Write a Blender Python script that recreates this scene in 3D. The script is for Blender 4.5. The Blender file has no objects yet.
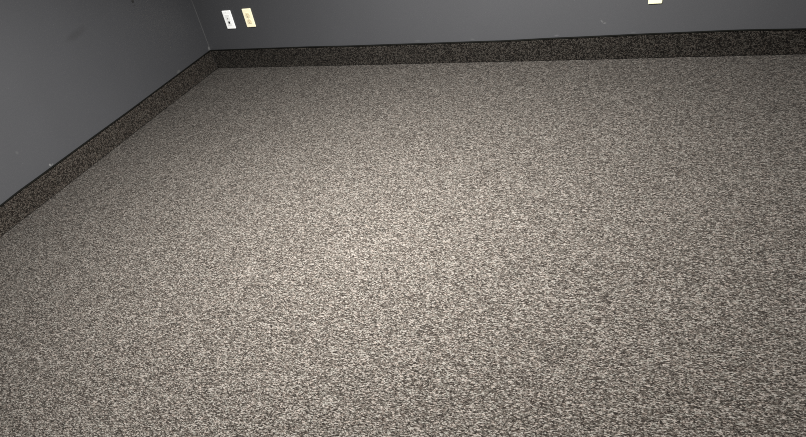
import bpy, bmesh, math, random
from mathutils import Vector, Matrix, noise
random.seed(4)
S = bpy.context.scene
COL = S.collection
PI = math.pi

# ------------------------------------------------------------------ helpers
def link(name, bm, mat=None, parent=None, smooth=False, loc=(0, 0, 0)):
    me = bpy.data.meshes.new(name)
    bm.normal_update()
    if smooth:
        for f in bm.faces: f.smooth = True
    bm.to_mesh(me); bm.free()
    if mat: me.materials.append(mat)
    o = bpy.data.objects.new(name, me); COL.objects.link(o)
    o.location = loc
    if parent: o.parent = parent
    return o

def structure(o):
    o['kind'] = 'structure'; return o

def tag(o, label, cat, group=None):
    o['label'] = label; o['category'] = cat
    if group: o['group'] = group
    return o

def empty(name, loc, rot=(0, 0, 0)):
    o = bpy.data.objects.new(name, None); COL.objects.link(o)
    o.location = loc; o.rotation_euler = rot; o.empty_display_size = .05
    return o

def box(bm, x0, x1, y0, y1, z0, z1, bevel=0, seg=2):
    r = bmesh.ops.create_cube(bm, size=1)
    vs = r['verts']
    bmesh.ops.scale(bm, vec=(x1-x0, y1-y0, z1-z0), verts=vs)
    bmesh.ops.translate(bm, vec=((x0+x1)/2, (y0+y1)/2, (z0+z1)/2), verts=vs)
    if bevel:
        es = list({e for v in vs for e in v.link_edges})
        bmesh.ops.bevel(bm, geom=es, offset=bevel, segments=seg, affect='EDGES', profile=.5)

def cyl(bm, c, r, h, axis='y', n=24, r2=None):
    m = Matrix.Translation(c)
    if axis == 'y': m = m @ Matrix.Rotation(PI/2, 4, 'X')
    if axis == 'x': m = m @ Matrix.Rotation(PI/2, 4, 'Y')
    bmesh.ops.create_cone(bm, cap_ends=True, segments=n, radius1=r, radius2=r if r2 is None else r2, depth=h, matrix=m)

def prism_y(bm, pts, y0, y1):
    """polygon in x,z pushed from y0 to y1"""
    a = [bm.verts.new((x, y0, z)) for x, z in pts]; b = [bm.verts.new((x, y1, z)) for x, z in pts]
    bm.faces.new(a); bm.faces.new(b[::-1])
    n = len(pts)
    for i in range(n):
        bm.faces.new((a[i], b[i], b[(i+1) % n], a[(i+1) % n]))
    bmesh.ops.recalc_face_normals(bm, faces=bm.faces[:])

# ------------------------------------------------------------------ node helpers
class N:
    def __init__(s, name):
        s.m = bpy.data.materials.new(name); s.m.use_nodes = True
        s.t = s.m.node_tree; s.t.nodes.clear()
        s.out = s.t.nodes.new('ShaderNodeOutputMaterial')
    def node(s, typ, ins=None, **kw):
        n = s.t.nodes.new(typ)
        for k, v in kw.items(): setattr(n, k, v)
        for k, v in (ins or {}).items(): s.put(n.inputs[k], v)
        return n
    def put(s, sock, v):
        if isinstance(v, bpy.types.NodeSocket): s.t.links.new(v, sock)
        elif isinstance(v, bpy.types.Node): s.t.links.new(v.outputs[0], sock)
        else: sock.default_value = v
    def math(s, op, a, b=0, c=0, clamp=False):
        n = s.node('ShaderNodeMath', {0: a, 1: b, 2: c}, operation=op); n.use_clamp = clamp
        return n.outputs[0]
    def vmath(s, op, a, b=(0, 0, 0)):
        return s.node('ShaderNodeVectorMath', {0: a, 1: b}, operation=op).outputs[0]
    def mix(s, f, a, b, blend='MIX'):
        n = s.node('ShaderNodeMix', data_type='RGBA', blend_type=blend)
        s.put(n.inputs[0], f); s.put(n.inputs[6], a); s.put(n.inputs[7], b)
        return n.outputs[2]
    def ramp(s, f, stops, interp='LINEAR'):
        n = s.node('ShaderNodeValToRGB', {0: f}); r = n.color_ramp; r.interpolation = interp
        while len(r.elements) < len(stops): r.elements.new(.5)
        for e, (p, c) in zip(r.elements, stops):
            e.position = p; e.color = tuple(c) + (1,) if len(c) == 3 else c
        return n.outputs[0]
    def maprange(s, v, a, b, c=0., d=1., smooth=False):
        n = s.node('ShaderNodeMapRange', {0: v, 1: a, 2: b, 3: c, 4: d})
        if smooth: n.interpolation_type = 'SMOOTHSTEP'
        return n.outputs[0]
    def bsdf(s, **k):
        n = s.node('ShaderNodeBsdfPrincipled')
        for a, v in k.items(): s.put(n.inputs[a.replace('_', ' ')], v)
        s.t.links.new(n.outputs[0], s.out.inputs[0]); return n

def c4(*c): return tuple(c) + (1,)
def scale3(c, k): return tuple(x*k for x in c)

# tuft size in metres: along the row, across the row
def carpet(name, size, gain, tint=(1, 1, 1), contrast=1.0):
    n = N(name)
    P = n.node('ShaderNodeTexCoord').outputs['Object']
    # slight meander of the tufting rows
    w = n.node('ShaderNodeTexNoise', {'Vector': P, 'Scale': 55., 'Detail': 2.})
    P2 = n.vmath('ADD', P, n.vmath('MULTIPLY', n.vmath('SUBTRACT', w.outputs['Color'], (.5, .5, .5)), (.003, .003, .003)))
    def cells(vec, size, rnd=1.0):
        v = n.vmath('MULTIPLY', vec, tuple(1/s_ for s_ in size))
        return n.node('ShaderNodeTexVoronoi', {'Vector': v, 'Scale': 1., 'Randomness': rnd}, voronoi_dimensions='3D', feature='F1')
    va = cells(P2, size); vb = cells(P2, (.0100, .0080, .0080)); vc = cells(P, (.0040, .0030, .0030))
    def val(v): return n.node('ShaderNodeSeparateColor', {0: v.outputs['Color']})
    sa, sb, sc = val(va), val(vb), val(vc)
    t = n.math('MULTIPLY', sa.outputs[0], WA)
    t = n.math('ADD', t, n.math('MULTIPLY', sb.outputs[0], WB))
    t = n.math('ADD', t, n.math('MULTIPLY', sc.outputs[0], WC))
    big = n.node('ShaderNodeTexNoise', {'Vector': P, 'Scale': 9., 'Detail': 4., 'Roughness': .6})
    t = n.math('ADD', t, n.math('MULTIPLY', n.math('SUBTRACT', big.outputs[0], .5), .05))
    t = n.math('ADD', n.math('MULTIPLY', n.math('SUBTRACT', t, .5), contrast), .5)
    g = gain
    base = n.ramp(t, [(.14, scale3(DARK, g)), (.34, scale3(LOW, g)), (.52, scale3(MID, g)), (.70, scale3(HIGH, g)), (.88, scale3(LIGHT, g))])
    # yarns differ a little in hue: some warm, some grey-green
    hue = n.ramp(sa.outputs[1], [(0., (1.06, .985, .94)), (.5, (1., 1., 1.)), (1., (.955, 1.01, .98))])
    base = n.mix(1., base, hue, 'MULTIPLY')
    base = n.mix(1., base, c4(*tint), 'MULTIPLY')
    fib = n.node('ShaderNodeTexNoise', {'Vector': P, 'Scale': 900., 'Detail': 1.})
    h = n.math('SUBTRACT', n.math('MULTIPLY', sa.outputs[2], .5), n.math('MULTIPLY', va.outputs['Distance'], .9))
    h = n.math('ADD', h, n.math('MULTIPLY', fib.outputs[0], .25))
    bmp = n.node('ShaderNodeBump', {'Height': h, 'Strength': BUMP, 'Distance': .0022})
    n.bsdf(Base_Color=base, Roughness=.95, Specular_IOR_Level=.06, Normal=bmp.outputs[0], Sheen_Weight=.03, Sheen_Roughness=.5)
    return n.m

WA, WB, WC = .50, .08, .42
BUMP = .55
DARK = (.020, .0155, .012); LOW = (.070, .060, .049); MID = (.150, .136, .116); HIGH = (.270, .252, .222); LIGHT = (.52, .50, .455)

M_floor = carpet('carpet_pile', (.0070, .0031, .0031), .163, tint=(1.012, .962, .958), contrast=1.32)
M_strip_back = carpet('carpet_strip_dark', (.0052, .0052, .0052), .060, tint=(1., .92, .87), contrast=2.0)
M_strip_left = carpet('carpet_strip_painted_lit', (.0052, .0052, .0052), .101, tint=(1.0, .90, .845), contrast=1.6)  # brighter than the back strip: light on its pile is put into the colour

def paint(name, base, spots, rough=.52, spec=1.0):
    """wall paint with roller texture; spots = (centre, half sizes in the wall plane, turn, axis, colour, softness, strength)"""
    n = N(name)
    P = n.node('ShaderNodeTexCoord').outputs['Object']
    mott = n.node('ShaderNodeTexNoise', {'Vector': P, 'Scale': 3., 'Detail': 3.})
    col = n.mix(n.maprange(mott.outputs[0], .3, .7, 0., 1.), c4(*scale3(base, .965)), c4(*scale3(base, 1.035)))
    jag = n.node('ShaderNodeTexNoise', {'Vector': P, 'Scale': 140., 'Detail': 2.})
    for (c, hs, turn, axis, colour, soft, strength) in spots:
        d = n.vmath('SUBTRACT', P, c)
        sp = n.node('ShaderNodeSeparateXYZ', {0: d})
        u = sp.outputs[0] if axis == 'y' else sp.outputs[1]; v = sp.outputs[2]
        ca, sa = math.cos(turn), math.sin(turn)
        uu = n.math('ADD', n.math('MULTIPLY', u, ca/hs[0]), n.math('MULTIPLY', v, sa/hs[0]))
        vv = n.math('ADD', n.math('MULTIPLY', u, -sa/hs[1]), n.math('MULTIPLY', v, ca/hs[1]))
        r = n.math('SQRT', n.math('ADD', n.math('MULTIPLY', uu, uu), n.math('MULTIPLY', vv, vv)))
        r = n.math('ADD', r, n.math('MULTIPLY', n.math('SUBTRACT', jag.outputs[0], .5), .7))
        f = n.maprange(r, 1.+soft, 1.-soft, 0., strength, smooth=True)
        col = n.mix(f, col, c4(*colour))
    roll = n.node('ShaderNodeTexNoise', {'Vector': P, 'Scale': 260., 'Detail': 3.})
    bmp = n.node('ShaderNodeBump', {'Height': roll.outputs[0], 'Strength': .05, 'Distance': .001})
    n.bsdf(Base_Color=col, Roughness=rough, Specular_IOR_Level=spec, Normal=bmp.outputs[0])
    return n.m

def plain(name, c, rough=.5, spec=.5, metal=0., bump=0.):
    n = N(name)
    P = n.node('ShaderNodeTexCoord').outputs['Object']
    t = n.node('ShaderNodeTexNoise', {'Vector': P, 'Scale': 60., 'Detail': 2.})
    col = n.mix(t.outputs[0], c4(*scale3(c, .97)), c4(*[min(1, x*1.03) for x in c]))
    k = dict(Base_Color=col, Roughness=rough, Specular_IOR_Level=spec, Metallic=metal)
    if bump:
        f = n.node('ShaderNodeTexNoise', {'Vector': P, 'Scale': 400., 'Detail': 2.})
        k['Normal'] = n.node('ShaderNodeBump', {'Height': f.outputs[0], 'Strength': bump, 'Distance': .001}).outputs[0]
    n.bsdf(**k); return n.m

GREY = (.0292, .0299, .0329)
CHIP = (.17, .17, .165)
SM = .05
left_spots = [
    ((0, -1.045, .606), (.060, .017), SM, 'x', (.018, .018, .0195), .75, .60),
    ((0, -.985, .615), (.030, .014), SM, 'x', (.022, .022, .024), .8, .40),
    ((0, -1.630, .1375), (.0055, .0060), .3, 'x', CHIP, .45, .6),
    ((0, -1.618, .1320), (.009, .003), .3, 'x', CHIP, .5, .3),
    ((0, -1.758, .2812), (.007, .007), 0, 'x', (.085, .085, .085), .8, .25),
    ((0, -.3945, .1355), (.018, .006), .1, 'x', (.085, .085, .078), .7, .45),
    ((0, -.012, .1400), (.009, .012), 0, 'x', CHIP, .6, .55),
    ((0, -.524, .590), (.007, .005), 0, 'x', (.015, .015, .015), .6, .5),
    ((0, -.003, .30), (.005, .19), 0, 'x', (.10, .10, .10), .5, .50),
]
back_spots = [
    ((2.733, 0, .1985), (.0085, .0035), -.75, 'y', (0.126, 0.126, 0.126), .5, 0.34),
    ((2.748, 0, .1885), (.0075, .0030), .1, 'y', (0.126, 0.126, 0.126), .5, 0.37),
    ((2.745, 0, .1980), (.010, .004), -.2, 'y', (0.034, 0.034, 0.034), .7, 0.31),
    ((2.775, 0, .1690), (.009, .007), .5, 'y', (0.034, 0.034, 0.034), .8, 0.31),
    ((2.905, 0, .1350), (.012, .003), .1, 'y', (0.085, 0.085, 0.09), .6, 0.22),
    ((2.485, 0, .1340), (.012, .004), .1, 'y', (0.092, 0.088, 0.097), .6, 0.31),
    ((1.62, 0, .1330), (.020, .003), 0, 'y', (0.084, 0.084, 0.084), .6, 0.31),
    ((1.98, 0, .1310), (.012, .003), 0, 'y', (0.084, 0.084, 0.084), .6, 0.31),
]
M_left = paint('grey_paint_left', GREY, left_spots)
M_back = paint('grey_paint_back', GREY, back_spots)
M_grey = paint('grey_paint', GREY, [])
M_ceil = plain('ceiling_white', (.55, .55, .53), .9)
M_bind = plain('dark_edge_binding', (.0032, .0032, .0026), .95, .05, bump=.4)
M_white = plain('white_plastic', (.90, .905, .89), .35)
M_white2 = plain('white_plastic_insert', (.76, .765, .75), .4)
M_ivory = plain('ivory_plastic', (.86, .80, .56), .35)
M_ivory2 = plain('ivory_plastic_outlet', (.74, .64, .41), .4)
M_cream = plain('pale_cream_plastic', (.66, .64, .42), .35)
M_cream2 = plain('pale_cream_outlet', (.60, .57, .37), .4)
M_slot = plain('dark_slot', (.16, .115, .06), .7)
M_black = plain('black_socket', (.003, .003, .003), .7)
M_steel = plain('screw_metal', (.55, .54, .51), .45, metal=.4)
M_dsteel = plain('dark_screw', (.02, .02, .02), .5)

# ------------------------------------------------------------------ room shell
X1, Y1, H = 3.95, -4.7, 2.44
T = .12
def slab(name, a, b, mat):
    bm = bmesh.new(); box(bm, a[0], b[0], a[1], b[1], a[2], b[2])
    return structure(link(name, bm, mat))
slab('floor', (-T, Y1-T, -.10), (X1+T, T, 0), M_floor)
slab('ceiling', (-T, Y1-T, H), (X1+T, T, H+.1), M_ceil)
slab('wall_left', (-T, Y1, 0), (0, 0, H), M_left)
slab('wall_back', (-T, 0, 0), (X1+T, T, H), M_back)
slab('wall_right', (X1, Y1, 0), (X1+T, 0, H), M_grey)
slab('wall_front', (-T, Y1-T, 0), (X1+T, Y1, H), M_grey)

# ------------------------------------------------------------------ carpet baseboards
def interp(tab, x):
    if x <= tab[0][0]: return tab[0][1]
    for (a, va), (b, vb) in zip(tab, tab[1:]):
        if x <= b:
            t = (x-a)/(b-a); t = t*t*(3-2*t); return va+(vb-va)*t
    return tab[-1][1]
TOP_BACK = [(0, .1265), (.76, .1255), (1.22, .1215), (1.9, .1198), (2.15, .1190), (2.51, .1235), (3.04, .1275), (3.4, .1290), (3.75, .1235), (4.7, .125)]
THK_BACK = [(0, .008), (.7, .0085), (1.2, .0125), (1.9, .0115), (2.5, .0125), (3.06, .0095), (3.7, .0080), (4.7, .009)]
TOP_LEFT = [(0, .1285), (.5, .1262), (.94, .1240), (1.32, .1255), (1.73, .1262), (1.87, .1272), (2.02, .1235), (4.7, .126)]
THK_LEFT = [(0, .0095), (.8, .0085), (1.3, .0100), (1.7, .0115), (2.1, .0090), (4.7, .009)]

def strip(name, length, top, thick, mat, place, start, seams=()):
    """carpet strip glued to the wall; profile swept along it in fine steps with a tufted face.
    place(s, out, z) -> world point"""
    bm = bmesh.new()
    ns = int((length-start)/.005); nz = 24
    rows = []
    for i in range(ns+1):
        s = start + (length-start)*i/ns
        ht = interp(top, s) - .0045; th = interp(thick, s)
        col = [bm.verts.new(place(s, .0, 0.))]
        for j in range(nz+1):
            z = ht*j/nz
            b = noise.noise(Vector((s*150, z*150, 3.1)))*.0012 + noise.noise(Vector((s*9, z*14, 8.)))*.0012
            o = th + .0014*(1-j/nz) + b
            for q in seams:
                o -= .0065*math.exp(-((s-q)/.0055)**2)
            if j == nz: o -= .0012
            col.append(bm.verts.new(place(s, max(o, .003), z)))
        col.append(bm.verts.new(place(s, 0., ht)))
        rows.append(col)
    for a, b in zip(rows, rows[1:]):
        for j in range(len(a)-1):
            bm.faces.new((a[j], b[j], b[j+1], a[j+1]))
    bm.faces.new(rows[0]); bm.faces.new(rows[-1][::-1])
    bmesh.ops.recalc_face_normals(bm, faces=bm.faces[:])
    o = structure(link(name, bm, mat, smooth=True))
    # whipped dark binding along the top edge
    bm = bmesh.new(); rows = []
    ns = int((length-start)/.01)
    for i in range(ns+1):
        s = start + (length-start)*i/ns
        ht = interp(top, s); th = interp(thick, s) + .0012
        w = 1 + .10*noise.noise(Vector((s*60, 1., 5.)))
        prof = [(0, ht-.0048), (th, ht-.0048*w), (th+.0012, ht-.0030), (th+.0002, ht-.0012), (th*.7, ht), (0, ht)]
        rows.append([bm.verts.new(place(s, a, b)) for a, b in prof])
    for a, b in zip(rows, rows[1:]):
        for j in range(len(a)):
            k = (j+1) % len(a)
            bm.faces.new((a[j], b[j], b[k], a[k]))
    bm.faces.new(rows[0]); bm.faces.new(rows[-1][::-1])
    bmesh.ops.recalc_face_normals(bm, faces=bm.faces[:])
    e = link('edge_binding', bm, M_bind, o, smooth=True)
    return o
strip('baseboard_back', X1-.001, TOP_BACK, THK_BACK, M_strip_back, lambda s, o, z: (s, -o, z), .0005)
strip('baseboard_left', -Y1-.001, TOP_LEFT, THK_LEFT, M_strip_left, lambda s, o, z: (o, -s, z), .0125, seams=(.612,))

# ------------------------------------------------------------------ wall plates
PW, PH = .070, .114
def plate_mesh(name, mat, parent, openings=()):
    bm = bmesh.new()
    # gently domed plate: outer skirt, chamfer, flat face, one mesh
    def ring(hx, hz, y, n=6, r=.004):
        pts = []
        for cx, cz, a0 in ((hx-r, hz-r, 0), (-(hx-r), hz-r, PI/2), (-(hx-r), -(hz-r), PI), (hx-r, -(hz-r), 1.5*PI)):
            for k in range(n+1):
                a = a0+PI/2*k/n; pts.append(bm.verts.new((cx+r*math.cos(a), y, cz+r*math.sin(a))))
        return pts
    rs = [ring(PW/2, PH/2, 0), ring(PW/2, PH/2, -.0034), ring(PW/2-.0010, PH/2-.0010, -.0050), ring(PW/2-.0030, PH/2-.0030, -.0060, r=.003)]
    for a, b in zip(rs, rs[1:]):
        for i in range(len(a)):
            k = (i+1) % len(a); bm.faces.new((a[i], a[k], b[k], b[i]))
    bm.faces.new(rs[-1]); bm.faces.new(rs[0][::-1])
    bmesh.ops.recalc_face_normals(bm, faces=bm.faces[:])
    return link(name, bm, mat, parent, loc=(0, 0, 0))

def screw(parent, z, mat, x=0):
    bm = bmesh.new(); cyl(bm, (x, -.0066, z), .0032, .0014, n=20, r2=.0026)
    bmesh.ops.create_cube(bm, size=1, matrix=Matrix.Translation((x, -.00735, z)) @ Matrix.Rotation(.5, 4, 'Y') @ Matrix.Diagonal((.0052, .0003, .0007, 1)))
    return link('screw', bm, mat, parent)

def outlet_face(parent, z, mat, mslot):
    r, hz = .0172, .0137
    pts = []
    a1 = math.asin(hz/r)
    for side in (1, -1):
        for k in range(13):
            a = -a1 + 2*a1*k/12
            pts.append((side*r*math.cos(a), z+side*r*math.sin(a)))
    bm = bmesh.new(); prism_y(bm, pts, -.0055, -.0082)
    f = link('receptacle', bm, mat, parent)
    for x, w, h in ((-.0064, .0017, .0085), (.0064, .0017, .0068)):
        bm = bmesh.new(); box(bm, x-w/2, x+w/2, -.00845, -.0080, z+.0012-h/2+.0015, z+.0012+h/2+.0015)
        link('slot', bm, mslot, f)
    bm = bmesh.new(); cyl(bm, (0, -.00822, z-.0078), .0024, .0005, n=16); link('ground_hole', bm, mslot, f)
    return f

# white low-voltage plate
jp = empty('jack_plate', (.2510, 0, .3168))
tag(jp, 'white wall plate with black jack hole on the back wall, nearest the corner', 'wall plate')
plate_mesh('plate', M_white, jp)
bm = bmesh.new(); box(bm, -.0166, .0166, -.0075, -.0055, -.0334, .0334, .0008)
ins = link('insert', bm, M_white2, jp)
bm = bmesh.new(); box(bm, -.0090, .0090, -.0084, -.0072, -.0250, -.0060, .0004); jf = link('jack_frame', bm, M_white, jp)
bm = bmesh.new(); box(bm, -.0070, .0070, -.0088, -.0083, -.0222, -.0082)
box(bm, -.0026, .0026, -.0088, -.0083, -.0234, -.0220)
link('jack_opening', bm, M_black, jf)
bm = bmesh.new(); cyl(bm, (0, -.0088, .0120), .0040, .0030, n=6); cyl(bm, (0, -.0110, .0120), .0030, .0030, n=20)
cx = link('coaxial_connector', bm, M_steel, jp)
bm = bmesh.new(); cyl(bm, (0, -.01265, .0120), .0010, .0004, n=12); link('connector_hole', bm, M_black, cx)
screw(jp, .0475, M_white2); screw(jp, -.0475, M_white2)

op = empty('power_outlet', (.4185, 0, .3207))
tag(op, 'yellowish ivory duplex power outlet right of the white jack plate', 'outlet')
plate_mesh('plate', M_ivory, op)
outlet_face(op, .0195, M_ivory2, M_slot); outlet_face(op, -.0195, M_ivory2, M_slot); screw(op, 0, M_ivory2)

tp = empty('power_outlet', (2.9997, 0, .3301))
tag(tp, 'pale cream wall outlet on the back wall, cut off by the top of the picture', 'outlet')
plate_mesh('plate', M_cream, tp)
outlet_face(tp, .0195, M_cream2, M_slot); outlet_face(tp, -.0195, M_cream2, M_slot); screw(tp, 0, M_cream2)

# dark screw head in the left wall
bm = bmesh.new()
cyl(bm, (.0012, 0, 0), .0095, .0024, axis='x', n=20); cyl(bm, (.0030, 0, 0), .0060, .0022, axis='x', n=20)
sc_ = link('wall_screw', bm, M_dsteel, loc=(0, -.5245, .6140))
tag(sc_, 'tiny dark screw head in the grey left wall, at the top edge of the picture', 'screw')

# ------------------------------------------------------------------ ceiling lamp (the room's only light)
LX, LY = 2.10, -1.90
lamp = empty('ceiling_light', (LX, LY, H))
tag(lamp, 'round white ceiling downlight above the middle of the carpet', 'ceiling light')
bm = bmesh.new()
prof = [(.085, 0), (.125, 0), (.125, -.006), (.118, -.011), (.092, -.013), (.085, -.008)]
rows = [[bm.verts.new((r*math.cos(2*PI*k/48), r*math.sin(2*PI*k/48), z)) for r, z in prof] for k in range(48)]
for k in range(48):
    a, b = rows[k], rows[(k+1) % 48]
    for i in range(len(prof)):
        q = (i+1) % len(prof); bm.faces.new((a[i], b[i], b[q], a[q]))
bmesh.ops.recalc_face_normals(bm, faces=bm.faces[:])
link('trim_ring', bm, M_white, lamp, smooth=True)
bm = bmesh.new(); cyl(bm, (0, 0, -.003), .086, .006, axis='z', n=48)
n = N('lamp_lens')
em = n.node('ShaderNodeEmission', {'Color': (1., .985, .955, 1), 'Strength': 12.}); n.t.links.new(em.outputs[0], n.out.inputs[0])
link('lens', bm, n.m, lamp)
ld = bpy.data.lights.new('lamp_beam', 'AREA'); ld.shape = 'DISK'; ld.size = .16; ld.energy = 370.; ld.spread = math.radians(127)
ld.color = (1., .99, .97)
lo = bpy.data.objects.new('lamp_beam', ld); COL.objects.link(lo); lo.parent = lamp; lo.location = (0, 0, -.014)

w = bpy.data.worlds.new('World'); S.world = w; w.use_nodes = True
w.node_tree.nodes['Background'].inputs[0].default_value = (.5, .5, .5, 1); w.node_tree.nodes['Background'].inputs[1].default_value = .02

# ------------------------------------------------------------------ camera
yaw, pit, rol, F = -.5351, .7966, -.2338, 599.7266
PX, PY = 406.73, 362.02
cy, sy, cp, sp, cr, sr = math.cos(yaw), math.sin(yaw), math.cos(pit), math.sin(pit), math.cos(rol), math.sin(rol)
f = Vector((sy*cp, cy*cp, -sp)); rt = Vector((cy, -sy, 0)); up = rt.cross(f)
r2 = cr*rt + sr*up; u2 = -sr*rt + cr*up
cam = bpy.data.cameras.new('camera'); co = bpy.data.objects.new('camera', cam); COL.objects.link(co)
m = Matrix((r2, u2, -f)).transposed().to_4x4(); m.translation = Vector((3.2153, -3.7383, 1.4672)); co.matrix_world = m
cam.sensor_fit = 'HORIZONTAL'; cam.sensor_width = 36; cam.lens = F/806*36
cam.shift_x = -(PX-403)/806; cam.shift_y = (PY-218.5)/806
cam.clip_start = .02
S.camera = co
vs = S.view_settings
S.display_settings.display_device = 'sRGB'
vs.view_transform = 'Standard'; vs.look = 'None'; vs.gamma = 1; vs.use_curve_mapping = False; vs.exposure = 0.0
S.cycles.filter_width = 1.0
S.cycles.use_denoising = False
S.cycles.max_bounces = 6
S.cycles.sample_clamp_indirect = 1.0
